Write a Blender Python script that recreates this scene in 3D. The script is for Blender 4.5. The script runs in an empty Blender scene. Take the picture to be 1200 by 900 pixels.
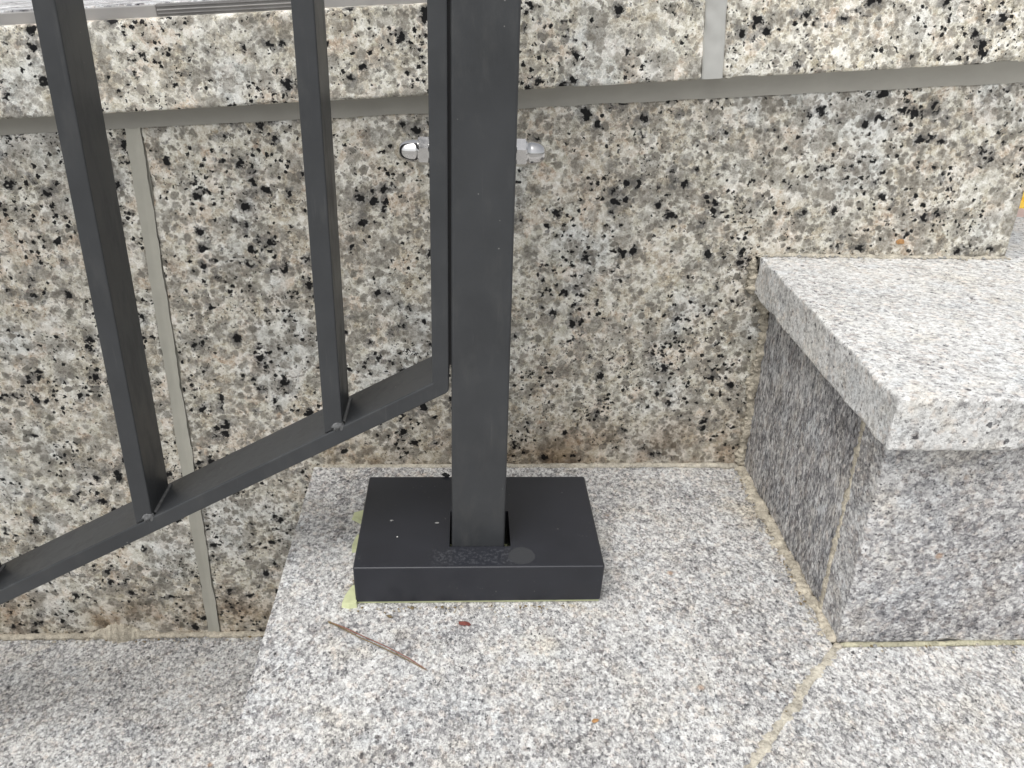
import bpy, bmesh, math, random
from mathutils import Vector, Matrix, noise
random.seed(4)
S = bpy.context.scene
COL = S.collection
# ------------------------------------------------------------------ camera
F_PX = 1008.5
PIT, YAW, ROL = math.radians(26.386), math.radians(3.603), math.radians(1.858)
fw = Vector((math.sin(YAW)*math.cos(PIT), math.cos(YAW)*math.cos(PIT), -math.sin(PIT)))
rt = Vector((math.cos(YAW), -math.sin(YAW), 0))
up = rt.cross(fw)
r2 = rt*math.cos(ROL) + up*math.sin(ROL)
u2 = -rt*math.sin(ROL) + up*math.cos(ROL)
cd = bpy.data.cameras.new('camera'); cam = bpy.data.objects.new('camera', cd); COL.objects.link(cam)
M = Matrix((r2, u2, -fw)).transposed().to_4x4(); M.translation = (0.0083, -0.5318, 0.4372)
cam.matrix_world = M
cd.sensor_width = 36; cd.lens = F_PX/1200*36; cd.clip_start = 0.01; cd.clip_end = 500
S.camera = cam
# ------------------------------------------------------------------ sky and soft sun (overcast)
SUN_EL, SUN_AZ = math.radians(60), math.radians(212)     # azimuth clockwise from +Y
w = bpy.data.worlds.new('World'); S.world = w; w.use_nodes = True
nt = w.node_tree; bg = nt.nodes['Background']
sky = nt.nodes.new('ShaderNodeTexSky'); sky.sky_type = 'NISHITA'; sky.sun_disc = False
sky.sun_elevation = SUN_EL; sky.sun_rotation = SUN_AZ
sky.dust_density = 4; sky.air_density = 1.2; sky.ozone_density = 1
hs = nt.nodes.new('ShaderNodeHueSaturation'); hs.inputs['Saturation'].default_value = 0.18
nt.links.new(sky.outputs[0], hs.inputs['Color']); nt.links.new(hs.outputs[0], bg.inputs[0])
bg.inputs[1].default_value = 0.14
sl = bpy.data.lights.new('sun', 'SUN'); sl.energy = 1.5; sl.angle = math.radians(55); sl.color = (1, .975, .945)
so = bpy.data.objects.new('sun', sl); COL.objects.link(so)
sdir = Vector((math.sin(SUN_AZ)*math.cos(SUN_EL), math.cos(SUN_AZ)*math.cos(SUN_EL), math.sin(SUN_EL)))
so.rotation_euler = sdir.to_track_quat('Z', 'Y').to_euler()
S.view_settings.view_transform = 'Standard'; S.view_settings.look = 'None'
S.view_settings.gamma = 1; S.view_settings.exposure = 0.28
S.render.engine = 'CYCLES'

# ------------------------------------------------------------------ node helpers
class NT:
    def __init__(s, name):
        s.m = bpy.data.materials.new(name); s.m.use_nodes = True
        s.t = s.m.node_tree; s.b = s.t.nodes['Principled BSDF']
    def n(s, typ, ins=None, **kw):
        x = s.t.nodes.new(typ)
        for k, v in kw.items(): setattr(x, k, v)
        for k, v in (ins or {}).items():
            if hasattr(v, 'links') or isinstance(v, bpy.types.NodeSocket): s.t.links.new(v, x.inputs[k])
            else: x.inputs[k].default_value = v
        return x
    def math(s, op, a, b=0.5, c=None, clamp=False):
        d = {0: a, 1: b}
        if c is not None: d[2] = c
        return s.n('ShaderNodeMath', d, operation=op, use_clamp=clamp).outputs[0]
    def vmath(s, op, a, b): return s.n('ShaderNodeVectorMath', {0: a, 1: b}, operation=op).outputs[0]
    def ramp(s, f, stops, interp='LINEAR'):
        x = s.n('ShaderNodeValToRGB', {0: f}); cr = x.color_ramp; cr.interpolation = interp
        while len(cr.elements) < len(stops): cr.elements.new(.5)
        for e, (p, c) in zip(cr.elements, stops):
            e.position = p; e.color = (*c, 1) if len(c) == 3 else c
        return x.outputs[0]
    def mask(s, v, lo, hi):     # smooth 0..1 between lo and hi (either way round)
        return s.n('ShaderNodeMapRange', {0: v, 1: lo, 2: hi, 3: 0, 4: 1}, interpolation_type='SMOOTHSTEP').outputs[0]
    def mix(s, f, a, b, blend='MIX'):
        x = s.n('ShaderNodeMix', {0: f, 6: a if not isinstance(a, tuple) else (*a, 1), 7: b if not isinstance(b, tuple) else (*b, 1)},
                data_type='RGBA', blend_type=blend); return x.outputs[2]
    def noise(s, v, scale, detail=3, rough=.55):
        return s.n('ShaderNodeTexNoise', {'Vector': v, 'Scale': scale, 'Detail': detail, 'Roughness': rough})
    def vor(s, v, scale, feature='F1', rnd=1):
        return s.n('ShaderNodeTexVoronoi', {'Vector': v, 'Scale': scale, 'Randomness': rnd}, feature=feature)
    def coord(s, rnd=True):
        o = s.n('ShaderNodeTexCoord').outputs['Object']
        if rnd:
            r = s.n('ShaderNodeObjectInfo').outputs['Random']
            o = s.vmath('ADD', o, s.n('ShaderNodeCombineXYZ', {0: s.math('MULTIPLY', r, 9.), 1: s.math('MULTIPLY', r, 5.3), 2: r}).outputs[0])
        return o
    def bump(s, h, strength, dist, normal=None):
        d = {'Height': h, 'Strength': strength, 'Distance': dist}
        if normal is not None: d['Normal'] = normal
        return s.n('ShaderNodeBump', d).outputs[0]
    def out(s, col=None, rough=None, normal=None, spec=None, metal=None):
        for k, v in (('Base Color', col), ('Roughness', rough), ('Normal', normal), ('Specular IOR Level', spec), ('Metallic', metal)):
            if v is None: continue
            if isinstance(v, bpy.types.NodeSocket): s.t.links.new(v, s.b.inputs[k])
            else: s.b.inputs[k].default_value = (*v, 1) if isinstance(v, tuple) else v
        return s.m

def sep(k, sock): return k.n('ShaderNodeSeparateColor', {0: sock}).outputs

# coarse speckled granite of the wall
def coarse_granite(name, warm=0.5, gain=1.0, quartz=1.0, black=1.0, stain=0.0, bumpd=.0006):
    k = NT(name); v0 = k.coord(); raw = k.n('ShaderNodeTexCoord').outputs['Object']
    def distort(sc, amp, det=3):
        nn = k.noise(v0, sc, det, .6).outputs['Color']
        return k.vmath('ADD', v0, k.n('ShaderNodeVectorMath', {0: k.vmath('SUBTRACT', nn, (.5, .5, .5)), 'Scale': amp}, operation='SCALE').outputs[0])
    va = distort(120, .012); vb = distort(260, .006); vc = distort(180, .009, 4)
    a = k.vor(va, 75); ra = sep(k, a.outputs['Color'])
    base = k.ramp(ra[0], [(0, (.50, .455, .385)), (.22, (.60, .57, .51)), (.45, (.66, .645, .60)), (.62, (.47, .455, .415)), (.80, (.635, .57, .505)), (1, (.70, .685, .65))])
    b2 = k.vor(vb, 190); rb = sep(k, b2.outputs['Color'])
    base = k.mix(k.math('MULTIPLY', k.mask(rb[1], .35, .9), .6), base, k.ramp(rb[0], [(0, (.40, .385, .35)), (.5, (.62, .60, .55)), (1, (.74, .73, .70))]))
    # big drift between creamy feldspar and bluish white areas
    big = k.noise(v0, 14, 2).outputs[0]
    base = k.mix(k.mask(big, .52, .68), base, k.mix(.55, base, (.62, .64, .66)))
    base = k.mix(k.mask(big, .45, .33), base, k.mix(.30*warm*2, base, (.60, .53, .465)))
    # white crackle round the grains
    ed = k.vor(va, 150, 'DISTANCE_TO_EDGE').outputs['Distance']
    base = k.mix(k.math('MULTIPLY', k.mask(ed, .09, .0), .45), base, (.82, .81, .78))
    # fibrous mottling inside the feldspar
    m1 = k.noise(vb, 170, 6, .74).outputs[0]; m2 = k.noise(k.vmath('ADD', v0, (5, 5, 5)), 48, 5, .7).outputs[0]
    base = k.mix(.9, base, k.ramp(m1, [(.30, (.20,)*3), (.50, (.50,)*3), (.68, (.78,)*3)]), 'OVERLAY')
    base = k.mix(.60, base, k.ramp(m2, [(.33, (.24, .235, .225)), (.52, (.50,)*3), (.66, (.66,)*3)]), 'OVERLAY')
    def grains(vec, sc, thr, rad, clus, ch=0, soft=.05, cw=1.5):
        g = k.vor(vec, sc); c = sep(k, g.outputs['Color'])
        cl = k.noise(v0, clus, 4, .68).outputs[0]
        sel = k.mask(k.math('ADD', c[ch], k.math('MULTIPLY', k.math('SUBTRACT', cl, .5), cw)), thr-.03, thr+.03)
        body = k.mask(g.outputs['Distance'], rad+soft, rad-soft)
        return k.math('MULTIPLY', sel, body), c
    # large soft grey quartz, small crisp grains with pale rims, in clusters
    q0, c0 = grains(k.vmath('ADD', distort(75, .016, 5), (2.2, .7, 6.1)), 66, .60, .52, 13, 0, .14, 2.4)
    base = k.mix(k.math('MULTIPLY', q0, .66*quartz), base, k.mix(k.mask(m1, .3, .7), (.20, .188, .172), (.42, .405, .375)))
    q1, c1 = grains(vc, 135, .52, .50, 18, 0, .13, 2.8)
    qcol = k.ramp(c1[1], [(0, (.165, .16, .145)), (.6, (.30, .28, .25)), (1, (.43, .41, .38))])
    base = k.mix(k.math('MULTIPLY', k.math('MULTIPLY', q1, k.math('ADD', k.math('MULTIPLY', c1[2], .5), .45)), quartz), base, k.mix(.35, qcol, k.ramp(m1, [(.3, (.10, .095, .085)), (.7, (.45, .43, .40))])))
    q2, c2 = grains(k.vmath('ADD', vb, (3.1, 1.7, .4)), 270, .52, .42, 22, 1, .08, 3.0)
    base = k.mix(k.math('MULTIPLY', q2, .62*quartz), base, (.20, .185, .165))
    # black mica, larger books and small specks, sometimes with a grey halo
    kv = k.vmath('ADD', distort(210, .0115, 6), (1.3, 5.1, 2.2))
    k1, c3 = grains(kv, 105, 1.02-.10*black, .38, 22, 0, .05, 2.5)
    h1, _ = grains(kv, 105, 1.02-.10*black, .66, 22, 0, .14, 2.5)
    k2, c4 = grains(k.vmath('ADD', distort(380, .0062, 5), (7.3, .1, 4.2)), 225, 1.0-.10*black, .40, 20, 2, .06, 2.8)
    k3, c5 = grains(k.vmath('ADD', vb, (1.3, .9, 2.2)), 420, 1.02-.07*black, .36, 24, 1, .06, 1.8)
    base = k.mix(k.math('MULTIPLY', h1, .50), base, (.15, .15, .155))
    base = k.mix(k.math('MULTIPLY', k.math('MAXIMUM', k.math('MAXIMUM', k1, k2), k3), .96), base, k.mix(k.mask(m1, .55, .75), (.010, .010, .012), (.05, .05, .055)))
    fine = k.noise(v0, 800, 4, .75).outputs[0]
    base = k.mix(.42, base, k.ramp(fine, [(.3, (.2, .2, .2)), (.7, (.8, .8, .8))]), 'OVERLAY')
    if stain:   # brown weather marks rising from the foot of the wall
        z = k.n('ShaderNodeSeparateXYZ', {0: raw}).outputs
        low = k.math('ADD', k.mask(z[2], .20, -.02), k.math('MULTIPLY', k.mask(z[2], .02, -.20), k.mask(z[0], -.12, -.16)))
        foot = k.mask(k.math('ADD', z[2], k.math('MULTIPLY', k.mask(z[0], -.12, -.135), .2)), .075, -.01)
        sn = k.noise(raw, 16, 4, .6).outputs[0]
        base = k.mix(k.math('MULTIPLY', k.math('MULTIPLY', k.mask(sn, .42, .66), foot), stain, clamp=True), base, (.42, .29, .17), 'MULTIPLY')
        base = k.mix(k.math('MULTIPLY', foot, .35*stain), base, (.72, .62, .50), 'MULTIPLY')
    base = k.n('ShaderNodeGamma', {0: base, 1: 1.28}).outputs[0]
    base = k.mix(1, base, (gain*1.300, gain*1.300, gain*1.262), 'MULTIPLY')
    h = k.math('ADD', k.math('MULTIPLY', k.noise(v0, 70, 5, .65).outputs[0], 1.0), k.math('MULTIPLY', k.noise(v0, 420, 3).outputs[0], .35))
    return k.out(base, k.ramp(fine, [(.3, (.5,)*3), (.7, (.72,)*3)]), k.bump(h, .7, bumpd*2), .2)

# fine grained flamed granite of the steps
def fine_granite(name, light=1.0, stretch=(1, 1, 1), sc=1.0, dark=.5, stains=0.0, tint=(1, 1, 1), patch=1.0, bumpd=.0008, contrast=1.0):
    k = NT(name); v = k.coord(); raw = k.n('ShaderNodeTexCoord').outputs['Object']
    vs = k.vmath('MULTIPLY', v, stretch)
    nn = k.noise(vs, 500*sc, 3, .65).outputs['Color']
    vd = k.vmath('ADD', vs, k.n('ShaderNodeVectorMath', {0: k.vmath('SUBTRACT', nn, (.5,)*3), 'Scale': .0050/sc}, operation='SCALE').outputs[0])
    a = sep(k, k.vor(vd, 560*sc).outputs['Color'])
    b = sep(k, k.vor(vd, 270*sc).outputs['Color'])
    pat = k.noise(v, 13, 3, .6).outputs[0]; pt2 = k.noise(vs, 75*sc, 4, .65).outputs[0]
    f1 = k.noise(vd, 330*sc, 5, .75).outputs[0]
    val = k.math('ADD', k.math('MULTIPLY', a[0], .30), k.math('MULTIPLY', b[0], .22))
    val = k.math('ADD', val, k.math('MULTIPLY', f1, .95))
    val = k.math('ADD', val, k.math('MULTIPLY', k.math('SUBTRACT', pt2, .5), .9*patch))
    val = k.math('ADD', val, k.math('SUBTRACT', k.math('MULTIPLY', k.math('SUBTRACT', pat, .5), .7*patch), .235))
    val = k.math('ADD', k.math('MULTIPLY', k.math('SUBTRACT', val, .5), contrast*1.12), .5-.10*dark)
    col = k.ramp(val, [(.10, (.13, .13, .137)), (.30, (.31, .308, .318)), (.44, (.47, .468, .468)), (.60, (.68, .68, .678)), (.80, (.82, .825, .825))])
    # thin dark lines between crystals and tiny mica flakes
    ed = k.vor(vd, 300*sc, 'DISTANCE_TO_EDGE').outputs['Distance']
    em = k.math('MULTIPLY', k.mask(ed, .055, .01), k.mask(k.noise(vs, 210*sc, 2).outputs[0], .50, .62))
    col = k.mix(k.math('MULTIPLY', em, .75), col, (.12, .12, .125))
    mica = k.vor(k.vmath('ADD', vd, (3., 1., 2.)), 430*sc); mc = sep(k, mica.outputs['Color'])
    mk = k.math('MULTIPLY', k.mask(mc[1], .90-.02*dark, .93-.02*dark), k.mask(mica.outputs['Distance'], .40, .28))
    col = k.mix(k.math('MULTIPLY', mk, .88), col, (.04, .04, .05))
    mb = k.vor(k.vmath('ADD', vd, (1., 6., 2.)), 150*sc); mbc = sep(k, mb.outputs['Color'])
    col = k.mix(k.math('MULTIPLY', k.math('MULTIPLY', k.mask(mbc[1], .965, .975), k.mask(mb.outputs['Distance'], .32, .24)), .75), col, (.06, .06, .07))
    hue = sep(k, k.noise(v, 30, 4, .7).outputs['Color'])
    col = k.mix(k.mask(hue[0], .50, .68), col, k.mix(1., col, (1.0, .975, .935), 'MULTIPLY'))
    col = k.mix(k.mask(hue[1], .50, .66), col, k.mix(1., col, (.965, .982, 1.0), 'MULTIPLY'))
    col = k.mix(k.math('MULTIPLY', k.mask(b[2], .82, .9), .6), col, k.mix(1., col, (1.0, .94, .90), 'MULTIPLY'))
    fine = k.noise(v, 1600, 2, .6).outputs[0]
    col = k.mix(.35, col, k.ramp(fine, [(.3, (.22,)*3), (.7, (.78,)*3)]), 'OVERLAY')
    if stains:
        s1 = k.noise(k.vmath('ADD', raw, (4.2, 0, 0)), 9, 3, .6).outputs[0]
        s2 = k.noise(k.vmath('ADD', raw, (1.2, 8, 0)), 21, 4, .6).outputs[0]
        col = k.mix(k.math('MULTIPLY', k.mask(s1, .55, .75), .55*stains), col, k.mix(1., col, (.98, .90, .74), 'MULTIPLY'))
        col = k.mix(k.math('MULTIPLY', k.mask(s2, .66, .80), .55*stains), col, k.mix(1., col, (.82, .66, .50), 'MULTIPLY'))
        sp = k.vor(k.vmath('ADD', raw, (0, 3, 0)), 26)
        rs = k.math('MULTIPLY', k.mask(sp.outputs['Distance'], .10, .03), k.mask(sep(k, sp.outputs['Color'])[0], .80, .82))
        col = k.mix(k.math('MULTIPLY', rs, .45), col, (.42, .22, .08))
    col = k.n('ShaderNodeGamma', {0: col, 1: 1.25}).outputs[0]
    col = k.mix(1, col, tuple(light*t*1.16 for t in tint), 'MULTIPLY')
    h = k.math('ADD', k.math('MULTIPLY', k.noise(vs, 120, 4, .6).outputs[0], 1.0), k.math('MULTIPLY', k.noise(vs, 520, 3, .65).outputs[0], .55))
    return k.out(col, .75, k.bump(h, .75, bumpd*2), .2)

def simple(name, col, rough=.6, var=.1, vs=60, bs=0.0, bsc=400, spec=.4, metal=0., stretch=(1, 1, 1)):
    k = NT(name); v = k.vmath('MULTIPLY', k.coord(), stretch)
    n1 = k.noise(v, vs, 4, .6).outputs[0]
    lo = tuple(max(0, c*(1-var)) for c in col); hi = tuple(min(1, c*(1+var)) for c in col)
    c = k.ramp(n1, [(.3, lo), (.7, hi)])
    nrm = k.bump(k.noise(v, bsc, 3).outputs[0], .5, bs) if bs else None
    return k.out(c, k.math('ADD', k.math('MULTIPLY', k.math('SUBTRACT', n1, .5), .2), rough), nrm, spec, metal)

def mortar_mat(name, col, gran=1.0):
    k = NT(name); v = k.coord()
    c = sep(k, k.vor(v, 900).outputs['Color'])[0]
    n1 = k.noise(v, 90, 4, .65).outputs[0]
    a = k.mix(k.mask(n1, .35, .7), tuple(x*.72 for x in col), tuple(min(1, x*1.15) for x in col))
    a = k.mix(.5*gran, a, k.ramp(c, [(0, (.2,)*3), (.25, (.48,)*3), (1, (.72,)*3)]), 'OVERLAY')
    h = k.math('ADD', k.noise(v, 380, 4, .7).outputs[0], c)
    return k.out(a, .85, k.bump(h, .7, .0009), .25)

def metal_paint(name, col, rough=.42, specks=0.0, plate=False):
    k = NT(name); raw = k.n('ShaderNodeTexCoord').outputs['Object']; v = k.coord()
    n1 = k.noise(v, 25, 4, .65).outputs[0]
    c = k.ramp(n1, [(.3, tuple(x*.88 for x in col)), (.7, tuple(x*1.13 for x in col))])
    r = k.math('ADD', k.math('MULTIPLY', k.math('SUBTRACT', n1, .5), .25), rough)
    # dust specks
    d = k.vor(v, 150); dc = sep(k, d.outputs['Color'])[0]
    dm = k.math('MULTIPLY', k.mask(dc, .955-.05*specks, .96-.05*specks), k.mask(d.outputs['Distance'], .10, .05))
    c = k.mix(k.math('MULTIPLY', dm, .30), c, (.45, .45, .42))
    if plate:
        xyz = k.n('ShaderNodeSeparateXYZ', {0: raw}).outputs
        # scuffed area in front of the post slot and a round touch-up
        dx = k.math('ABSOLUTE', k.math('SUBTRACT', xyz[0], .020)); dy = k.math('ABSOLUTE', k.math('SUBTRACT', xyz[1], -.0125))
        area = k.math('MULTIPLY', k.mask(dx, .040, .028), k.mask(dy, .012, .007))
        top = k.mask(xyz[2], .0338, .0342)
        sc = k.mask(k.noise(v, 420, 3, .7).outputs[0], .5, .6)
        c = k.mix(k.math('MULTIPLY', k.math('MULTIPLY', area, k.math('MULTIPLY', sc, top)), .45), c, (.09, .094, .105))
        pp = k.n('ShaderNodeCombineXYZ', {0: xyz[0], 1: xyz[1], 2: 0.}).outputs[0]
        dist = k.n('ShaderNodeVectorMath', {0: pp, 1: (.0525, -.0118, 0)}, operation='DISTANCE').outputs['Value']
        wob = k.math('ADD', dist, k.math('MULTIPLY', k.math('SUBTRACT', k.noise(v, 120).outputs[0], .5), .002))
        tm = k.math('MULTIPLY', k.mask(wob, .0102, .0098), top)
        c = k.mix(tm, c, (.037, .039, .043)); r = k.math('ADD', r, k.math('MULTIPLY', tm, .2))
        dust = k.math('MULTIPLY', k.mask(k.noise(v, 260, 4, .7).outputs[0], .64, .72), k.mask(k.noise(raw, 22, 2).outputs[0], .5, .65))
        c = k.mix(k.math('MULTIPLY', dust, .22), c, (.4, .39, .36))
    else:
        strk = k.noise(k.vmath('MULTIPLY', v, (1, 1, .06)), 260, 3, .7).outputs[0]
        c = k.mix(k.math('MULTIPLY', k.mask(strk, .62, .75), .07), c, (.2, .2, .2))
        film = k.noise(k.vmath('MULTIPLY', v, (1, 1, .35)), 70, 5, .7).outputs[0]
        c = k.mix(k.math('MULTIPLY', k.mask(film, .48, 0.74), .09), c, (.16, .155, .14))
        r = k.math('ADD', r, k.math('MULTIPLY', k.mask(film, .45, .7), .14))
    h = k.noise(v, 1400, 2).outputs[0]
    return k.out(c, r, k.bump(h, .25, .00012), .45)

M_WALL = coarse_granite('wall_granite', stain=.75, gain=.81)
M_COPE = coarse_granite('coping_granite', gain=1.06, quartz=.95, black=.85, warm=.1)
M_COPET = fine_granite('coping_top_granite', light=1.0, sc=.5, dark=.2)
CT3 = (1.0, .994, .975)
M_CAP = fine_granite('cap_granite', light=.84, stretch=(1., 1.1, 1.), dark=-1.1, stains=.45, patch=.35, tint=CT3, contrast=.85)
M_LAND = fine_granite('landing_granite', light=.83, stretch=(1.15, .85, 1), sc=1.18, dark=.1, stains=1.0, patch=.42, tint=CT3)
M_LAND2 = fine_granite('landing_granite_pale', light=.84, stretch=(1.2, .85, 1), sc=1.15, dark=-.2, stains=.6, patch=.4, tint=CT3)
M_RISER = fine_granite('riser_granite', light=.93, stretch=(1, 1, 1.1), dark=.5, stains=.6, tint=(1, .99, .98), patch=.6, contrast=.85)
M_RISER2 = fine_granite('side_riser_granite', light=.80, stretch=(1, 1.2, .6), dark=.8, tint=(1, .99, .985), patch=.5)
M_LOW = fine_granite('lower_step_granite', light=.84, stretch=(1.1, .9, 1), dark=.2, stains=.4, patch=.35, tint=CT3)
M_MORT = mortar_mat('beige_mortar', (.50, .455, .37))
M_MORTP = mortar_mat('pale_mortar', (.50, .465, .39))
M_MORTG = mortar_mat('mossy_mortar', (.43, .41, .30))
M_SEAL = simple('grey_sealant', (.33, .32, .285), .55, .06, 40, .00015, 200)
M_SEALV = simple('beige_sealant', (.385, .375, .325), .55, .07, 40, .0002, 200)
M_SEALC = simple('light_sealant', (.50, .50, .475), .40, .05, 60, .0001, 200)
M_PAINT = metal_paint('charcoal_powder_coat', (.038, .0405, .0435), .38, .6)
M_PLATE = metal_paint('dark_powder_coat', (.021, .0225, .0285), .34, 1.0, plate=True)
M_WELD = simple('painted_weld', (.11, .112, .114), .32, .3, 300, .0004, 500, .5)
M_STEEL = simple('polished_steel', (.62, .61, .60), .14, .06, 200, 0, 0, .5, 1.0)
M_BLACK = simple('black_rubber', (.006, .006, .007), .7, .1)
M_STRIP = simple('grey_metal_strip', (.36, .35, .34), .32, .08, 30, .0001, 300, .5, .0, (1, 12, 1))
M_STRIPD = simple('dark_metal_strip', (.20, .195, .19), .25, .15, 30, .0001, 300, .5, .0, (1, 12, 1))
M_PANEL = simple('pale_grey_panel', (.46, .46, .455), .5, .03)
M_FOAM = simple('yellow_green_glue', (.52, .55, .33), .5, .15, 120, .0004, 300)
M_YEL = simple('yellow_tile', (.80, .52, .06), .6, .08)
M_PINK = simple('pink_paver', (.48, .36, .32), .8, .1)
M_GROUND = simple('grey_concrete', (.32, .315, .30), .85, .15, 6, .001, 80)
M_NEED = simple('dry_brown_needle', (.17, .125, .06), .6, .35, 80)
M_NEEDR = simple('reddish_needle', (.24, .11, .08), .6, .3, 80)
M_RED = simple('dark_red_scrap', (.16, .045, .035), .6, .35, 500)
M_WHITE = simple('white_flake', (.62, .62, .58), .5, .05)
M_GREYF = simple('grey_flake', (.26, .26, .25), .7, .2, 400)
M_ORANGE = simple('orange_flake', (.40, .22, .09), .6, .3, 400)

# ------------------------------------------------------------------ object helpers
def link(name, me, mat, parent=None):
    o = bpy.data.objects.new(name, me); COL.objects.link(o)
    if mat: me.materials.append(mat)
    if parent: o.parent = parent
    return o
def thing(name, label, cat, loc=(0, 0, 0), group=None):
    o = bpy.data.objects.new(name, None); COL.objects.link(o); o.location = loc; o.empty_display_size = .02
    tag(o, label, cat, group); return o
def tag(o, label, cat, group=None):
    o['label'] = label; o['category'] = cat
    if group: o['group'] = group
    return o
def pmesh(name, verts, faces, mat, parent=None, smooth=False, org=None):
    """verts in world coordinates; parent has only a location"""
    L = Vector(org) if org is not None else (parent_loc(parent))
    me = bpy.data.meshes.new(name); me.from_pydata([tuple(Vector(v)-L) for v in verts], [], faces); me.update()
    if smooth:
        for p in me.polygons: p.use_smooth = True
    return link(name, me, mat, parent)
def parent_loc(p):
    L = Vector((0, 0, 0))
    while p: L += p.location; p = p.parent
    return L
def axis(L, step, dense):
    e = [0, .0004, .0009, .0016, .0025, .0036, .005] if dense else [0, .003]
    e = [x for x in e if x < L*.45]
    n = max(1, round((L-2*e[-1])/step))
    mid = [e[-1]+(L-2*e[-1])*i/n for i in range(n+1)]
    return e[:-1]+mid+[L-x for x in reversed(e[:-1])]
def rslab(name, quad, z0, z1, mat, parent, r=.0012, chip=2.0, step=.012, dense=True, seed=0, rotf=None, wob=.0004):
    """rough slab; quad = back-left, back-right, front-right, front-left (world xy); edges chipped and rounded"""
    bl, br, fr, fl = [Vector((*q, 0)) for q in quad]
    A = ((br-bl).length+(fr-fl).length)/2; B = ((fl-bl).length+(fr-br).length)/2; Cz = z1-z0
    X, Y, Z = axis(A, step, dense), axis(B, step, dense), axis(Cz, step if step < Cz else Cz, dense)
    nx, ny, nz = len(X)-1, len(Y)-1, len(Z)-1
    idx = {}; vs = []; fs = []
    def V(i, j, k):
        key = (i, j, k)
        if key in idx: return idx[key]
        p = Vector((X[i], Y[j], Z[k])); o = Vector((seed*7.3, seed*3.1, seed*1.7))
        n = noise.noise((p+o)*70); n2 = noise.noise((p+o)*28+Vector((9, 9, 9))); n3 = noise.noise((p+o)*260)
        rr = r*(1+.7*n+.5*n3)
        if n2 > .22: rr *= 1+(n2-.22)*4*chip
        rr = min(max(rr, r*.25), Cz*.3)
        q = Vector((min(max(p.x, rr), A-rr), min(max(p.y, rr), B-rr), min(max(p.z, rr), Cz-rr)))
        d = p-q
        if d.length > 1e-7: p = q+d.normalized()*rr
        w1 = noise.noise((p+o)*40+Vector((3, 0, 0)))*wob; w2 = noise.noise((p+o)*40+Vector((0, 5, 0)))*wob; w3 = noise.noise((p+o)*30)*wob*.5
        u, v = p.x/A, p.y/B
        b = bl.lerp(br, u).lerp(fl.lerp(fr, u), v)
        res = Vector((b.x+w1, b.y+w2, z0+p.z+w3))
        if rotf: res = rotf(res)
        idx[key] = len(vs); vs.append(res); return idx[key]
    def quadf(a, b, c, d): fs.append((a, b, c, d))
    for i in range(nx):
        for j in range(ny):
            quadf(V(i, j, nz), V(i, j+1, nz), V(i+1, j+1, nz), V(i+1, j, nz))
            quadf(V(i, j, 0), V(i+1, j, 0), V(i+1, j+1, 0), V(i, j+1, 0))
    for i in range(nx):
        for k in range(nz):
            quadf(V(i, 0, k), V(i, 0, k+1), V(i+1, 0, k+1), V(i+1, 0, k))
            quadf(V(i, ny, k), V(i+1, ny, k), V(i+1, ny, k+1), V(i, ny, k+1))
    for j in range(ny):
        for k in range(nz):
            quadf(V(0, j, k), V(0, j+1, k), V(0, j+1, k+1), V(0, j, k+1))
            quadf(V(nx, j, k), V(nx, j, k+1), V(nx, j+1, k+1), V(nx, j+1, k))
    return pmesh(name, vs, fs, mat, parent, smooth=True)
def box_bm(x0, x1, y0, y1, z0, z1, bev=.0008, seg=2):
    bm = bmesh.new()
    v = [bm.verts.new((x, y, z)) for x in (x0, x1) for y in (y0, y1) for z in (z0, z1)]
    for f in ((0, 1, 3, 2), (4, 6, 7, 5), (0, 4, 5, 1), (2, 3, 7, 6), (0, 2, 6, 4), (1, 5, 7, 3)): bm.faces.new([v[i] for i in f])
    if bev: bmesh.ops.bevel(bm, geom=bm.edges[:], offset=bev, segments=seg, affect='EDGES', profile=.5)
    bmesh.ops.recalc_face_normals(bm, faces=bm.faces[:])
    return bm
def bm_obj(name, bm, mat, parent=None, smooth_ang=True):
    L = parent_loc(parent)
    bmesh.ops.translate(bm, verts=bm.verts[:], vec=-L)
    me = bpy.data.meshes.new(name); bm.to_mesh(me); bm.free()
    return link(name, me, mat, parent)
def extr_xz(poly, y0, y1, bev=.0008, hole=None):
    """polygon in x,z extruded along y, optional inner loop with the same vertex count (ring)"""
    bm = bmesh.new(); n = len(poly)
    f0 = [bm.verts.new((x, y0, z)) for x, z in poly]; f1 = [bm.verts.new((x, y1, z)) for x, z in poly]
    if not hole:
        bm.faces.new(f0); bm.faces.new(f1[::-1])
        for i in range(n): bm.faces.new((f0[i], f1[i], f1[(i+1) % n], f0[(i+1) % n]))
    else:
        h0 = [bm.verts.new((x, y0, z)) for x, z in hole]; h1 = [bm.verts.new((x, y1, z)) for x, z in hole]
        for i in range(n):
            j = (i+1) % n
            bm.faces.new((f0[i], f1[i], f1[j], f0[j])); bm.faces.new((h0[i], h0[j], h1[j], h1[i]))
            bm.faces.new((f0[i], f0[j], h0[j], h0[i])); bm.faces.new((f1[i], h1[i], h1[j], f1[j]))
    bmesh.ops.recalc_face_normals(bm, faces=bm.faces[:])
    if bev:
        ed = [e for e in bm.edges if len(e.link_faces) == 2 and e.calc_face_angle(0) > .3]
        bmesh.ops.bevel(bm, geom=ed, offset=bev, segments=2, affect='EDGES', profile=.5)
    return bm
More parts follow.
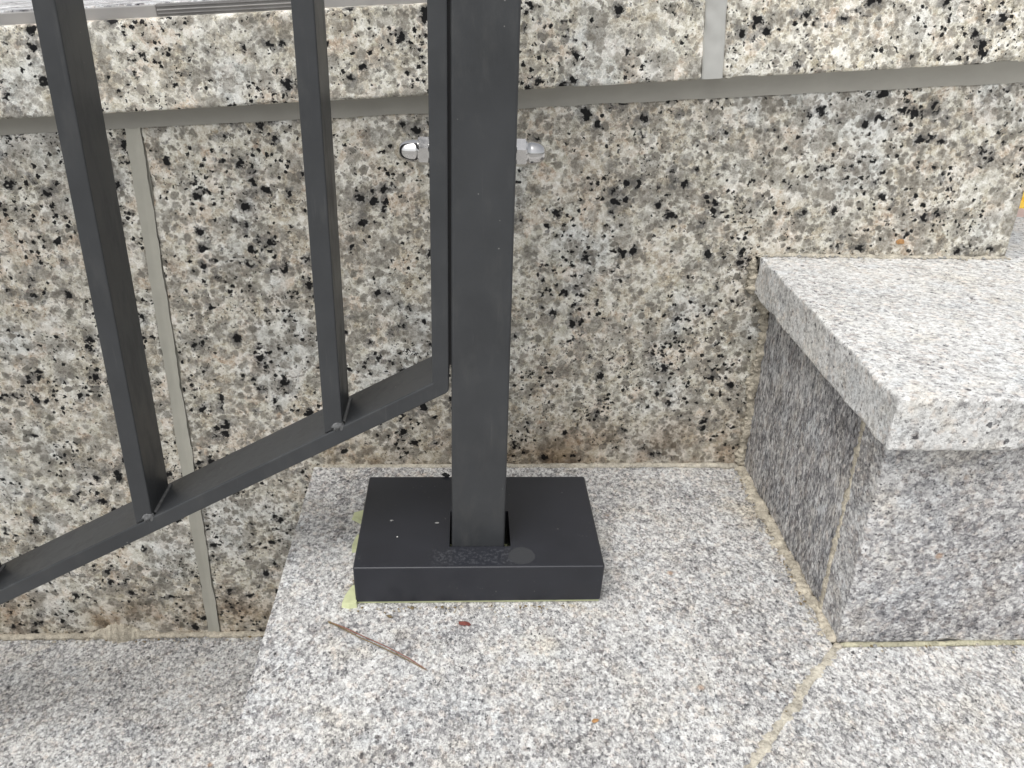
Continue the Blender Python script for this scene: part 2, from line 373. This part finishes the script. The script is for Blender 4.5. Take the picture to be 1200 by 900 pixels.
def bead(name, pts, a, b, ra, rb, mat, parent, amp=.25, step=.0015, seg=10, seed=0, freq=120, taper=True):
    """lumpy bead along a polyline; a, b = cross-section axes, ra, rb = radii (number or function of t)"""
    P = [Vector(p) for p in pts]; a = Vector(a).normalized(); b = Vector(b).normalized()
    path = []; tot = sum((P[i+1]-P[i]).length for i in range(len(P)-1)); acc = 0
    for i in range(len(P)-1):
        L = (P[i+1]-P[i]).length; n = max(1, int(L/step))
        for j in range(n): path.append((P[i].lerp(P[i+1], j/n), (acc+L*j/n)/tot))
        acc += L
    path.append((P[-1], 1.0))
    vs = []; fs = []; m = len(path)
    for i, (p, t) in enumerate(path):
        A = ra(t) if callable(ra) else ra; B = rb(t) if callable(rb) else rb
        e = min(1, min(i, m-1-i)/3+.15) if taper else 1
        sh = Vector((noise.noise(p*35+Vector((seed, 0, 0))), noise.noise(p*35+Vector((0, seed, 5))), 0))
        for s in range(seg):
            th = 2*math.pi*s/seg
            q = p+a*math.cos(th)*A+b*math.sin(th)*B
            n = noise.noise(q*freq+Vector((seed*3.3, 0, 0)))+.8*noise.noise(q*freq*2.9+Vector((0, seed*2.1, 0)))+.5*noise.noise(q*freq*7)
            f = e*(1+amp*n)
            vs.append(p+(a*math.cos(th)*A+b*math.sin(th)*B)*f+sh.x*A*amp*.8*a)
    for i in range(m-1):
        for s in range(seg):
            t = (s+1) % seg
            fs.append((i*seg+s, i*seg+t, (i+1)*seg+t, (i+1)*seg+s))
    fs.append(tuple(range(seg))[::-1]); fs.append(tuple((m-1)*seg+s for s in range(seg)))
    return pmesh(name, vs, fs, mat, parent, smooth=True)

# ------------------------------------------------------------------ dimensions (metres), origin at the foot of the post
W = .1734                      # wall face
RISE, TREAD = .208, .387
CT = .0356
HP = .0349                     # top of the base cover
k_s = .0765                    # rise of the coping along x

# ground far below the flight
gv = [(-60, -60, -.835), (60, -60, -.835), (60, 60, -.835), (-60, 60, -.835)]
g = pmesh('ground', gv, [(0, 1, 2, 3)], M_GROUND); g['kind'] = 'structure'

# ------------------------------------------------------------------ wall
wall = thing('granite_wall', 'coarse black-speckled granite wall with sloping coping behind the railing', 'wall', (0, W, 0))
def wshear(p): return Vector((p.x, p.y, p.z+.071*p.x*min(1, max(0, (p.z+.83)/1.17))))
rslab('wall_panel', [(-1.6, W+.03), (-.2565, W+.03), (-.2565, W), (-1.6, W)], -.83, .336, M_WALL, wall, r=.0009, step=.02, dense=True, seed=1, rotf=wshear)
rslab('wall_panel', [(-.2450, W+.03), (.4835, W+.03), (.4835, W+.0004), (-.2450, W+.0004)], -.83, .336, M_WALL, wall, r=.0011, step=.012, seed=2, rotf=wshear)
bm = box_bm(-1.6, .478, W+.031, .95, -.83, .210, 0); bm_obj('wall_core', bm, M_GROUND, wall)
bm = box_bm(-.2575, -.2440, W+.0022, W+.028, -.83, .33, 0); bm_obj('backing_rod', bm, M_SEALV, wall)
# vertical joint sealant, slightly concave with uneven margins
def strip(name, fn, n, mat, parent, m=8, smooth=True):
    vs = []; fs = []
    for i in range(n+1):
        for j in range(m+1): vs.append(fn(i/n, j/m))
    for i in range(n):
        for j in range(m):
            a = i*(m+1)+j; fs.append((a, a+1, a+m+2, a+m+1))
    return pmesh(name, vs, fs, mat, parent, smooth)
def vj(t, s):
    z = -.82+1.145*t; e = .0012*noise.noise(Vector((s*2, 0, z*40)))+.0007*noise.noise(Vector((3, s, z*150)))
    x = -.2568+.0118*s+(e if s in (0, 1) else 0)+.0012*(s-.5)*2*(noise.noise(Vector((0, 7, z*18))))
    return (x, W+.0010-.0022*math.sin(math.pi*s)*0-.0018*(1-abs(2*s-1)**.5*0)+.0008*(1-abs(2*s-1)) + .0002*noise.noise(Vector((s*4, 1, z*60))), z)
strip('sealant_joint', vj, 700, M_SEALV, wall)
# coping: local frame sloping along x
ANG = math.atan(k_s)
CB = Vector((0, 0, .3413))     # bottom edge at x = 0
def cope_f(p):                 # local (s, y, t) -> world
    return Vector((CB.x+p.x*math.cos(ANG)-p.z*math.sin(ANG), p.y, CB.z+p.x*math.sin(ANG)+p.z*math.cos(ANG)))
YC = W-.012
CH = .0650
rslab('coping_slab', [(-1.6, .1775), (.1925, .1775), (.1925, YC), (-1.6, YC)], 0, CH, M_COPE, wall, r=.0028, chip=1.0, step=.008, seed=3, rotf=cope_f)
rslab('coping_slab', [(.2085, .1775), (.505, .1775), (.505, YC), (.2085, YC)], 0, CH, M_COPE, wall, r=.0028, chip=1.0, step=.006, seed=4, rotf=cope_f)
def cj(t, s):
    z = .0006+.0634*t; r = .0084; th = math.pi*s
    e = .0006*noise.noise(Vector((s*3, 2, z*90)))
    p = Vector((.2005-math.cos(th)*r*(1+.06*noise.noise(Vector((1, 1, z*60))))+e, YC+.0022-.0031*math.sin(th)**.8+e, z))
    return cope_f(p)
strip('coping_joint_sealant', cj, 120, M_SEALC, wall, m=24)
# sealant under the coping, leaning back to the wall face
def uj(t, s):
    x = -1.6+2.09*t
    e = .0006*noise.noise(Vector((x*30, 0, 0)))+.0003*noise.noise(Vector((x*130, 5, 0)))
    zt = CB.z+k_s*x+.0012; zb = .3266+.071*x+(e*1.6)
    y = (YC+.0015)*(1-s)+(W-.0006)*s+.0022*math.sin(math.pi*s)
    return (x, y+.0002*noise.noise(Vector((x*60, s*5, 3))), zt*(1-s)+zb*s)
strip('sealant_joint', uj, 900, M_SEAL, wall, m=8)
# things along the top of the coping: metal strip in pieces, granite band, pale panel
def cbox(name, s0, s1, y0, y1, t0, t1, mat, bev=.0008):
    bm = box_bm(s0, s1, y0, y1, t0, t1, bev)
    for v in bm.verts: v.co = cope_f(v.co)
    return bm_obj(name, bm, mat, wall)
RZ = CH+.0095
cbox('cover_strip', -1.6, -.2158, .1752, .1778, CH-.001, RZ-.0012, M_STRIP)
cbox('cover_strip', -.2153, -.1055, .1740, .1778, CH-.001, RZ-.0006, M_STRIPD)
for q in range(3): cbox('cover_rib', -.2150, -.1058, .1734, .1742, CH+.0014+.0026*q, CH+.0024+.0026*q, M_STRIP if q == 1 else M_STRIPD, .0003)
cbox('cover_strip', -.1050, .505, .1752, .1778, CH-.001, RZ-.0012, M_STRIP)
rslab('coping_back_slab', [(-1.6, .466), (.505, .466), (.505, .178), (-1.6, .178)], 0, RZ, M_COPET, wall, r=.0012, step=.03, seed=5, rotf=cope_f)
cbox('rear_panel', -1.6, .505, .469, 3.5, 0, RZ-.001, M_PANEL, .002)

# ------------------------------------------------------------------ steps
RX, RY = .2785, -.0709         # foot of the upper riser corner
def step_thing(k, label, mats, detail):
    """k = 0 landing level, 1, 2 ... lower; wraps round the corner"""
    zt = -RISE*k
    xl, yf = -.1329-TREAD*k, -.515-TREAD*k
    px, py = (RX, RY) if k == 0 else (-.1329-TREAD*(k-1)+.016, -.515-TREAD*(k-1)+.027)
    st = thing('stone_step', label, 'step', (xl, W, zt-CT))
    g = .0035
    sp = detail
    rslab('tread_slab', [(xl, W-.0025), (px-g, W-.0025), (px-g, py-g*.6), (xl, yf)], zt-CT, zt, mats[0], st, r=.0013, chip=1.6, step=sp, seed=10+k)
    rslab('tread_slab', [(px-g*.2, py-g), (1.35, py-g), (1.35, yf-.004), (xl+.006, yf-.004)], zt-CT, zt, mats[1], st, r=.0011, chip=1.2, step=max(sp, .008), seed=20+k)
    rslab('riser_slab', [(xl+.016, W), (xl+.046, W), (xl+.046, yf+.03), (xl+.016, yf+.03)], zt-RISE+.0005, zt-CT-.0005, mats[2], st, r=.001, step=.03, dense=False, seed=30+k)
    rslab('riser_slab', [(xl+.047, yf+.046), (1.34, yf+.046), (1.34, yf+.016), (xl+.047, yf+.016)], zt-RISE+.0005, zt-CT-.0005, mats[2], st, r=.001, step=.03, dense=False, seed=40+k)
    return st, px, py, xl, yf, zt
lab = ['pale granite landing step that the railing post stands on', 'grey granite step one level below the landing, under the sloping rail']
land, px, py, xl, yf, zt = step_thing(0, lab[0], (M_LAND, M_LAND2, M_RISER), .0035)
# mortar of the landing
bead('mortar_joint', [(px-.0005, W-.004, -.0005), (px-.0018, .06, 0), (px-.0012, py+.001, .0)], (1, 0, 0), (0, 0, 1), lambda t: .0066-.0022*t, .0032, M_MORT, land, .75, step=.001, seg=14, seed=1)
mdir = (Vector((xl, yf, 0))-Vector((px, py, 0)))
mend = Vector((px, py, 0))+mdir
mn = Vector((-mdir.y, mdir.x, 0)).normalized()
bead('mortar_joint', [(px-.001, py-.002, -.0016), (mend.x+.004, mend.y+.004, -.0016)], mn, (0, 0, 1), .0047, .0021, M_MORTP, land, .55, step=.001, seg=14, seed=2)
bead('mortar_lump', [(px-.0042, py-.0030, -.0008), (px+.0030, py-.0022, -.0008)], (0, 1, 0), (0, 0, 1), .0038, .0030, M_MORT, land, .6, step=.0008, seed=12)
bead('mortar_joint', [(px-.002, py-.0010, -.0006), (1.3, py-.0010, -.0006)], (0, 1, 0), (0, 0, 1), .0026, .0018, M_MORTG, land, .3, step=.003, seed=3)
bead('mortar_joint', [(xl+.004, W-.0018, -.0006), (.05, W-.0022, -.0003), (.2, W-.0025, .0008), (px-.001, W-.004, .0012)], (0, 1, 0), (0, 0, 1), .0034, lambda t: .0014+.0012*t, M_MORTP, land, .4, seed=4)
low, px1, py1, xl1, yf1, zt1 = step_thing(1, lab[1], (M_LOW, M_LOW, M_RISER), .006)
bead('mortar_joint', [(xl1+.01, W-.002, zt1+.001), (-.42, W-.0025, zt1+.002), (-.30, W-.002, zt1+.0015), (px1-.002, W-.0015, zt1+.0005)], (0, 1, 0), (0, 0, 1), .004, .0026, M_MORT, low, .5, seed=5)
def lump(t): return .0005+.0165*math.exp(-((t-.5)/.17)**2)+.006*math.exp(-((t-.80)/.08)**2)+.0045*math.exp(-((t-.22)/.10)**2)
bead('mortar_lump', [(-.402, W-.001, zt1+.0005), (-.29, W-.001, zt1+.0005)], (0, 1, 0), (0, 0, 1), lambda t: lump(t)*.62, lump, M_MORT, low, .35, step=.001, seg=18, seed=6, freq=140)
m1 = Vector((xl1, yf1, 0))-Vector((px1, py1, 0)); mn1 = Vector((-m1.y, m1.x, 0)).normalized()
bead('mortar_joint', [(px1, py1, zt1-.0016), (xl1+.004, yf1+.004, zt1-.0016)], mn1, (0, 0, 1), .0042, .0021, M_MORTP, low, .22, step=.005, seed=7)
step_thing(2, 'grey granite step two levels below the landing, at the left end of the sloping rail', (M_LOW, M_LOW, M_RISER), .03)
step_thing(3, 'lowest grey granite step at ground level, three below the landing', (M_LOW, M_LOW, M_RISER), .03)

# upper step
upst = thing('stone_step', 'pale granite upper step with thick overhanging cap at right of the post', 'step', (.2624, W, 0))
ZC = .2127
rslab('cap_slab', [(.2624, W-.0015), (1.35, W-.0015), (1.35, -.0976), (.2624, -.0976)], ZC-CT, ZC, M_CAP, upst, r=.0019, chip=3.0, step=.0042, seed=51, wob=.0013)
rslab('riser_slab', [(RX, RY+.035), (1.34, RY+.035), (1.34, RY), (RX, RY)], 0.0005, ZC-CT-.0005, M_RISER, upst, r=.0016, chip=1.5, step=.006, seed=52)
rslab('side_riser_slab', [(RX+.0012, W-.003), (RX+.03, W-.003), (RX+.03, RY+.0365), (RX+.0012, RY+.0365)], 0.0005, ZC-CT-.0005, M_RISER2, upst, r=.0012, step=.006, seed=53)
bead('mortar_joint', [(RX+.0010, RY+.0358, .001), (RX+.0010, RY+.0352, .08), (RX+.0010, RY+.0362, ZC-CT-.001)], (0, 1, 0), (1, 0, 0), .0032, .0017, M_MORT, upst, .8, step=.001, seed=8)
bead('mortar_joint', [(RX-.0005, W-.003, .001), (RX-.0010, W-.003, .09), (RX-.002, W-.002, ZC-CT)], (1, 0, 0), (0, 1, 0), .0046, .0036, M_MORT, upst, .95, step=.001, seg=14, seed=9)
bead('mortar_joint', [(.2600, W-.002, ZC-CT), (.2590, W-.002, ZC-.002)], (1, 0, 0), (0, 1, 0), .0036, .0032, M_MORT, upst, .9, step=.001, seg=14, seed=10)
bead('mortar_joint', [(.2600, W-.0015, ZC-.0005), (.4855, W-.0015, ZC-.0002)], (0, 1, 0), (0, 0, 1), .0034, .0021, M_MORTP, upst, .6, seed=11)
rslab('cap_slab', [(.4850, .315), (1.35, .315), (1.35, W-.0010), (.4850, W-.0010)], ZC-CT-.0005, ZC-.0006, M_CAP, upst, r=.0008, step=.02, dense=False, seed=54)
# walk beyond: pink edging and yellow tactile tile
path = pmesh('path', [(.479, .312, ZC-.006), (1.6, .312, ZC-.006), (1.6, 4, ZC-.006), (.479, 4, ZC-.006)], [(0, 1, 2, 3)], M_GROUND); path['kind'] = 'structure'
bm = box_bm(.480, 1.35, .3165, .352, ZC-.03, ZC-.001, .002)
tag(bm_obj('kerb_stone', bm, M_PINK), 'thin pinkish edging stone between upper step and yellow tile', 'kerb')
tt = thing('tactile_tile', 'bright yellow tactile paving tile at right edge beyond the wall end', 'tile', (.48, .353, ZC-.03))
bm_obj('tile_body', box_bm(.480, 1.08, .3535, .953, ZC-.03, ZC, .002), M_YEL, tt)
bm = bmesh.new()
for i in range(10):
    for j in range(10):
        mm = Matrix.Translation((.51+.06*i, .3835+.06*j, ZC-.0005))
        bmesh.ops.create_cone(bm, cap_ends=True, segments=12, radius1=.0125, radius2=.009, depth=.010, matrix=mm)
o = bm_obj('tile_studs', bm, M_YEL, tt); o['kind'] = 'stuff'

# ------------------------------------------------------------------ railing
rail = thing('metal_railing', 'charcoal painted metal railing with square post, sloping bottom rail and dark base cover', 'railing', (.02, .02, 0))
FM, FC = .5378, .1802
bm = box_bm(0, .04, 0, .04, .003, .98, .0016, 3); bm_obj('post', bm, M_PAINT, rail)
bm = box_bm(-.002, .042, -.002, .042, .981, .989, .0015, 2); bm_obj('post_cap', bm, M_PAINT, rail)
# frame ring: sloping bottom and top rails with upright ends, one welded piece
x1, x0 = -.0018, -.862; t = .0131; TH = .78; vi = -.0132
def arc(cx, cz, r, a0, a1, n): return [(cx+r*math.cos(a0+(a1-a0)*i/n), cz+r*math.sin(a0+(a1-a0)*i/n)) for i in range(n+1)]
zc = FM*x1+FC-t
sl = math.atan(FM)
# rounded outer corner at the foot
R = .0042; half = (math.pi/2+sl)/2     # half of the interior angle
dc = R/math.sin(half); bis = math.pi/2+half   # bisector direction, pointing up and left
ccx, ccz = x1+dc*math.cos(bis), zc+dc*math.sin(bis)
cor = arc(ccx, ccz, R, -math.pi/2+sl, 0, 5)
outer = [(x0, FM*x0+FC-t)]+cor+[(x1, FM*x1+FC+TH), (x0, FM*x0+FC+TH)]
inner = [(x0+.0114, FM*(x0+.0114)+FC)]+[(vi, FM*vi+FC)]*0
inn_c = (vi, FM*vi+FC)
bmf = bmesh.new()
def ringmesh():
    o2 = outer; n = len(o2)
    # front and back faces as quads between outer and inner loops
    i_bl = (x0+.0114, FM*(x0+.0114)+FC); i_tl = (x0+.0114, FM*(x0+.0114)+FC+TH-t); i_tr = (vi, FM*vi+FC+TH-t)
    for y, flip in ((0, 0), (.048, 1)): pass
    V0 = [bmf.verts.new((x, 0, z)) for x, z in o2]; V1 = [bmf.verts.new((x, .048, z)) for x, z in o2]
    I0 = [bmf.verts.new((x, 0, z)) for x, z in (i_bl, inn_c, i_tr, i_tl)]; I1 = [bmf.verts.new((x, .048, z)) for x, z in (i_bl, inn_c, i_tr, i_tl)]
    for i in range(n):
        j = (i+1) % n; bmf.faces.new((V0[i], V0[j], V1[j], V1[i]))
    for i in range(4):
        j = (i+1) % 4; bmf.faces.new((I0[i], I1[i], I1[j], I0[j]))
    for V, I in ((V0, I0), (V1, I1)):
        nc = len(cor); c0, ce = 1, nc
        bmf.faces.new((V[0], V[1], I[1], I[0]))
        bmf.faces.new([V[k] for k in range(1, nc+1)]+[I[1]])
        bmf.faces.new((V[ce], V[ce+1], I[2], I[1]))
        bmf.faces.new((V[ce+1], V[ce+2], I[3], I[2]))
        bmf.faces.new((V[ce+2], V[0], I[0], I[3]))
    bmesh.ops.recalc_face_normals(bmf, faces=bmf.faces[:])
    ed = [e for e in bmf.edges if e.calc_face_angle(0) > .6]
    bmesh.ops.bevel(bmf, geom=ed, offset=.0010, segments=2, affect='EDGES', profile=.5)
ringmesh()
bm_obj('frame', bmf, M_PAINT, rail)
# rubber spacer between frame and post
bm_obj('spacer', box_bm(-.0019, .0001, .0025, .036, .186, .93, 0), M_BLACK, rail)
# balusters, all alike: foot cut to the slope
BW, BD0, BD1 = .0129, .0004, .0402
def bar_mesh():
    e = .0004
    poly = [(0, e), (BW, FM*BW+e), (BW, FM*BW+TH-t-e), (0, TH-t-e)]
    bm = extr_xz(poly, 0, BD1-BD0, .0009)
    me = bpy.data.meshes.new('baluster'); bm.to_mesh(me); bm.free(); me.materials.append(M_PAINT); return me
bar_me = bar_mesh(); rl = parent_loc(rail)
def weld_mesh():
    """thin fillet round the right side foot of the bar plus a blob at the front corner"""
    bm = bmesh.new()
    n, seg = 26, 6
    rings = []
    for i in range(n+1):
        y = .0030+(BD1-BD0-.001)*i/n
        rr = .0016*(1+.35*noise.noise(Vector((y*500, 0, 2))))
        c = Vector((BW+.0005, y, FM*(BW+.0005)+.0005))
        rings.append([bm.verts.new(c+Vector((math.cos(a)*rr, 0, math.sin(a)*rr))) for a in [2*math.pi*s/seg for s in range(seg)]])
    for i in range(n):
        for s in range(seg): bm.faces.new((rings[i][s], rings[i][(s+1) % seg], rings[i+1][(s+1) % seg], rings[i+1][s]))
    bmesh.ops.create_icosphere(bm, subdivisions=3, radius=.0041, matrix=Matrix.Translation((BW-.0030, .0012, FM*(BW-.0030)+.0012)) @ Matrix.Diagonal((1.15, .62, .9, 1)))
    for v in bm.verts[-162:]:
        v.co += Vector((1, 1, 1))*.0014*noise.noise(v.co*520)
    for f in bm.faces: f.smooth = True
    me = bpy.data.meshes.new('weld_bead'); bm.to_mesh(me); bm.free(); me.materials.append(M_WELD); return me
weld_me = weld_mesh()
for i in range(6):
    x = -.0893-.142*i
    b = bpy.data.objects.new('baluster', bar_me); COL.objects.link(b); b.parent = rail
    b.location = Vector((x, BD0, FM*x+FC))-rl
    wd = bpy.data.objects.new('weld_bead', weld_me); COL.objects.link(wd); wd.parent = b
# base cover with a slot, hollow in the middle
px0, px1_, py0, py1_ = -.0719, .1137, -.0249, .0983
SX0, SX1, SY0, SY1 = -.0018, .0448, -.0004, .0460
def cover():
    bm = bmesh.new()
    def loop(x0, x1, y0, y1, z): return [bm.verts.new(c) for c in ((x0, y0, z), (x1, y0, z), (x1, y1, z), (x0, y1, z))]
    OT = loop(px0, px1_, py0, py1_, HP); OB = loop(px0+.0006, px1_-.0012, py0+.0004, py1_, .0022)
    IT = loop(SX0, SX1, SY0, SY1, HP); IB = loop(SX0, SX1, SY0, SY1, .0022)
    for i in range(4):
        j = (i+1) % 4
        bm.faces.new((OT[i], OT[j], IT[j], IT[i])); bm.faces.new((OB[i], IB[i], IB[j], OB[j]))
        bm.faces.new((OB[i], OB[j], OT[j], OT[i])); bm.faces.new((IT[i], IT[j], IB[j], IB[i]))
    bmesh.ops.recalc_face_normals(bm, faces=bm.faces[:])
    ed = [e for e in bm.edges if e.calc_face_angle(0) > .6 and not all(v in IT+IB for v in e.verts)]
    bmesh.ops.bevel(bm, geom=ed, offset=.0014, segments=3, affect='EDGES', profile=.5)
    return bm
mo = bm_obj('base_cover', cover(), M_PLATE, None)
# material expects world xy: keep local origin at the world origin, parent afterwards
mo.parent = rail; mo.location = -rl
bm = box_bm(px0+.001, px1_-.002, py0+.0020, py1_-.001, .0003, .0023, 0); bm_obj('glue_bed', bm, M_FOAM, rail)
# squeezed-out glue tabs at the left and front of the cover
def tab(pts, h, seed):
    n = len(pts); vs = [(x, y, .0002) for x, y in pts]; cx = sum(p[0] for p in pts)/n; cy = sum(p[1] for p in pts)/n
    vs += [(cx+(x-cx)*.9, cy+(y-cy)*.9, h) for x, y in pts]
    fs = [tuple(range(n, 2*n))]+[(i, (i+1) % n, n+(i+1) % n, n+i) for i in range(n)]
    o = pmesh('glue_tab', vs, fs, M_FOAM, rail, smooth=False)
tab([(-.070, .080), (-.070, .100), (-.0735, .0975), (-.0865, .091), (-.087, .084), (-.078, .077)], .003, 1)
tab([(-.070, .040), (-.070, .062), (-.0800, .060), (-.0825, .045), (-.0815, .038)], .003, 2)
tab([(-.070, -.028), (-.070, -.005), (-.0755, -.006), (-.0800, -.018), (-.0815, -.0275), (-.076, -.029)], .0045, 3)
# through bolt with polished domed nuts
def nut(xs, sgn, name='cap_nut'):
    cz, cy = .3262, .0205; ro = .38
    bm = bmesh.new()
    # profile rings: hexagon then dome
    prof = [(0, .0081, 6), (.0006, .0090, 6), (.0060, .0090, 6), (.0072, .0080, 6)]
    def ring(d, r, hexa):
        out = []
        for s in range(36):
            a = 2*math.pi*s/36
            rr = r
            if hexa:
                m = (a+math.pi/6) % (math.pi/3)-math.pi/6
                rr = min(r, .00785/math.cos(m))
            out.append(bm.verts.new((xs+sgn*d, cy+rr*math.sin(a+ro), cz+rr*math.cos(a+ro))))
        return out
    rings = [ring(0, .0082, True), ring(.0009, .0091, True), ring(.0066, .0091, True), ring(.0076, .0078, True), ring(.0078, .0071, False)]
    for i in range(1, 12):
        a = math.pi/2*i/12
        rings.append(ring(.0088+.0108*math.sin(a), .0071*math.cos(a)**.62, False))
    for i in range(len(rings)-1):
        for s in range(36): bm.faces.new((rings[i][s], rings[i][(s+1) % 36], rings[i+1][(s+1) % 36], rings[i+1][s]))
    bm.faces.new(rings[-1]); bm.faces.new(rings[0][::-1])
    bmesh.ops.recalc_face_normals(bm, faces=bm.faces[:])
    for f in bm.faces:
        if all(abs(v.co.x-xs) > .0068 for v in f.verts): f.smooth = True
    return bm_obj(name, bm, M_STEEL, rail)
nut(-.0133, -1); nut(.0401, 1)

# ------------------------------------------------------------------ small litter
def needle():
    P = [(-.0888, -.0437), (-.0765, -.0525), (-.0653, -.0610), (-.0463, -.0727), (-.030, -.0830), (-.0150, -.0935)]
    nd = thing('pine_needle', 'dry brown twin pine needle lying in front of the base cover', 'pine needle', (-.0888, -.0437, 0))
    def z(t): return .0014+.0012*math.sin(t*math.pi)
    for q, (dx, m, e) in enumerate(((0, M_NEED, 1), (.0019, M_NEEDR, .93))):
        pts = []
        for i, (x, y) in enumerate(P):
            t = i/(len(P)-1)
            pts.append((x+dx*math.sin(t*3.0+.3)*e, y+dx*.9*math.sin(t*2.6), z(t)))
        bead('needle', pts, (.6, .8, 0), (0, 0, 1), lambda t: .00052*(1-.45*t), .00045, m, nd, .1, step=.002, seg=6, seed=q)
    bead('sheath', [(-.0893, -.0433, .0012), (-.0858, -.0458, .0014)], (.6, .8, 0), (0, 0, 1), .0008, .0008, M_NEED, nd, .3, step=.0006, seg=8)
needle()
def scrap(name, loc, size, mat, label, cat, seed, group=None, rz=0., rx=0.):
    bm = bmesh.new(); bmesh.ops.create_icosphere(bm, subdivisions=3, radius=1)
    for v in bm.verts:
        n = 1+.35*noise.noise(v.co*1.7+Vector((seed, 0, 0)))+.15*noise.noise(v.co*5+Vector((0, seed, 0)))
        v.co = Vector((v.co.x*size[0], v.co.y*size[1], v.co.z*size[2]))*n
    me = bpy.data.meshes.new(name); bm.to_mesh(me); bm.free()
    o = link(name, me, mat); o.location = loc; o.rotation_euler = (rx, 0, rz); tag(o, label, cat, group); return o
scrap('leaf_scrap', (.0095, -.047, .0011), (.0046, .0017, .0012), M_RED, 'tiny dark red leaf scrap just in front of the base cover', 'leaf scrap', 1, rz=-.25)
scrap('leaf_scrap', (.0935, -.1375, .0006), (.0022, .0014, .0006), M_ORANGE, 'tiny orange flake on the landing near the bottom of the photo', 'leaf scrap', 2, rz=.4)
scrap('leaf_scrap', (.385, W-.0006, .2262), (.0040, .0008, .0022), M_ORANGE, 'small orange flake stuck to the wall just above the upper step', 'leaf scrap', 3, rz=0)
scrap('paint_flake', (-.0345, W-.0008, .1105), (.0016, .0009, .0034), M_WHITE, 'small white fleck stuck on the wall left of the post', 'fleck', 4)
scrap('dirt_clump', (-.0065, .0985, .0362), (.0034, .0020, .0016), M_BLACK, 'black crumb at the rear edge of the base cover beside the post', 'crumb', 5, rz=-.5)
scrap('dust_flake', (-.0480, .0335, HP+.0003), (.0014, .0009, .0004), M_GREYF, 'pale grey dust flake near the left side of the base cover', 'flake', 6)
scrap('dust_flake', (-.0120, .0300, HP+.0003), (.0016, .0009, .0004), M_GREYF, 'pale grey dust flake on the base cover close to the post', 'flake', 7)
scrap('dust_flake', (-.0420, .0120, HP+.0003), (.0006, .0005, .0004), M_WHITE, 'smallest white dust speck on the left half of the base cover', 'flake', 8)

# loose grit and leaf crumbs packed along the joints
def grit(name, label, segs, n, spread, seed, mats, zf=0, size=(.0004, .0013)):
    rnd = random.Random(seed); vs = []; fs = []; mi = []
    for q in range(n):
        a, b = rnd.choice(segs); t = rnd.random(); p = Vector(a).lerp(Vector(b), t)
        off = abs(rnd.gauss(0, spread)); p.y -= off*rnd.random(); p.x -= off*(rnd.random()-.1)
        s_ = rnd.uniform(*size)*(1.6 if rnd.random() < .07 else 1); ax = [s_*rnd.uniform(.6, 1.5), s_*rnd.uniform(.6, 1.5), s_*rnd.uniform(.4, .9)]
        b0 = len(vs); rot = rnd.uniform(0, 3.14)
        for (x, y, z) in ((1, 0, 0), (0, 1, 0), (-1, 0, 0), (0, -1, 0), (0, 0, 1), (0, 0, -1), (.6, .6, .5)):
            x, y, z = x*ax[0]*rnd.uniform(.7, 1.2), y*ax[1]*rnd.uniform(.7, 1.2), z*ax[2]
            vs.append((p.x+x*math.cos(rot)-y*math.sin(rot), p.y+x*math.sin(rot)+y*math.cos(rot), p.z+z+ax[2]*.5))
        f = [(0, 6, 4), (0, 1, 6), (6, 1, 4), (1, 2, 4), (2, 3, 4), (3, 0, 4), (1, 0, 5), (2, 1, 5), (3, 2, 5), (0, 3, 5)]
        fs += [tuple(b0+i for i in t3) for t3 in f]; mi += [rnd.choice(range(len(mats)))]*len(f)
    me = bpy.data.meshes.new(name); me.from_pydata(vs, [], fs); me.update()
    for m_ in mats: me.materials.append(m_)
    for p_, i in zip(me.polygons, mi): p_.material_index = i
    o = link(name, me, None); o['kind'] = 'stuff'; o['label'] = label; o['category'] = 'grit'
GM = [M_MORT, M_MORTP, M_GREYF, M_NEED, M_MORT]
grit('joint_grit', 'fine beige grit and crumbs lying along the joints of the landing step',
     [((-.13, W-.003, .0005), (.27, W-.003, .0005)), ((RX-.008, W-.01, .0005), (RX-.008, RY+.002, .0005)), ((RX-.008, W-.01, .0005), (RX-.008, RY+.002, .0005)), ((RX, RY-.004, .0004), (.6, RY-.004, .0004)),
      ((-.07, -.028, .0003), (.11, -.028, .0003)), ((-.074, -.02, .0003), (-.074, .09, .0003))], 700, .004, 1, GM)
grit('joint_grit', 'crumbly beige mortar grit at the back of the upper step against the wall',
     [((.262, W-.004, ZC+.0003), (.485, W-.004, ZC+.0003))], 330, .0035, 2, [M_MORTP, M_MORT, M_GREYF])
grit('joint_grit', 'brownish grit at the back of the lower step below the sloping rail',
     [((-.52, W-.004, -RISE+.0005), (-.12, W-.004, -RISE+.0005))], 420, .005, 3, GM)
grit('scattered_grit', 'sparse tiny dark crumbs scattered over the open landing surface',
     [((-.12+.05*i, .12, .0006), (-.12+.05*i, -.25, .0006)) for i in range(8)], 90, .02, 4, [M_NEED, M_GREYF, M_BLACK], size=(.0003, .0007))
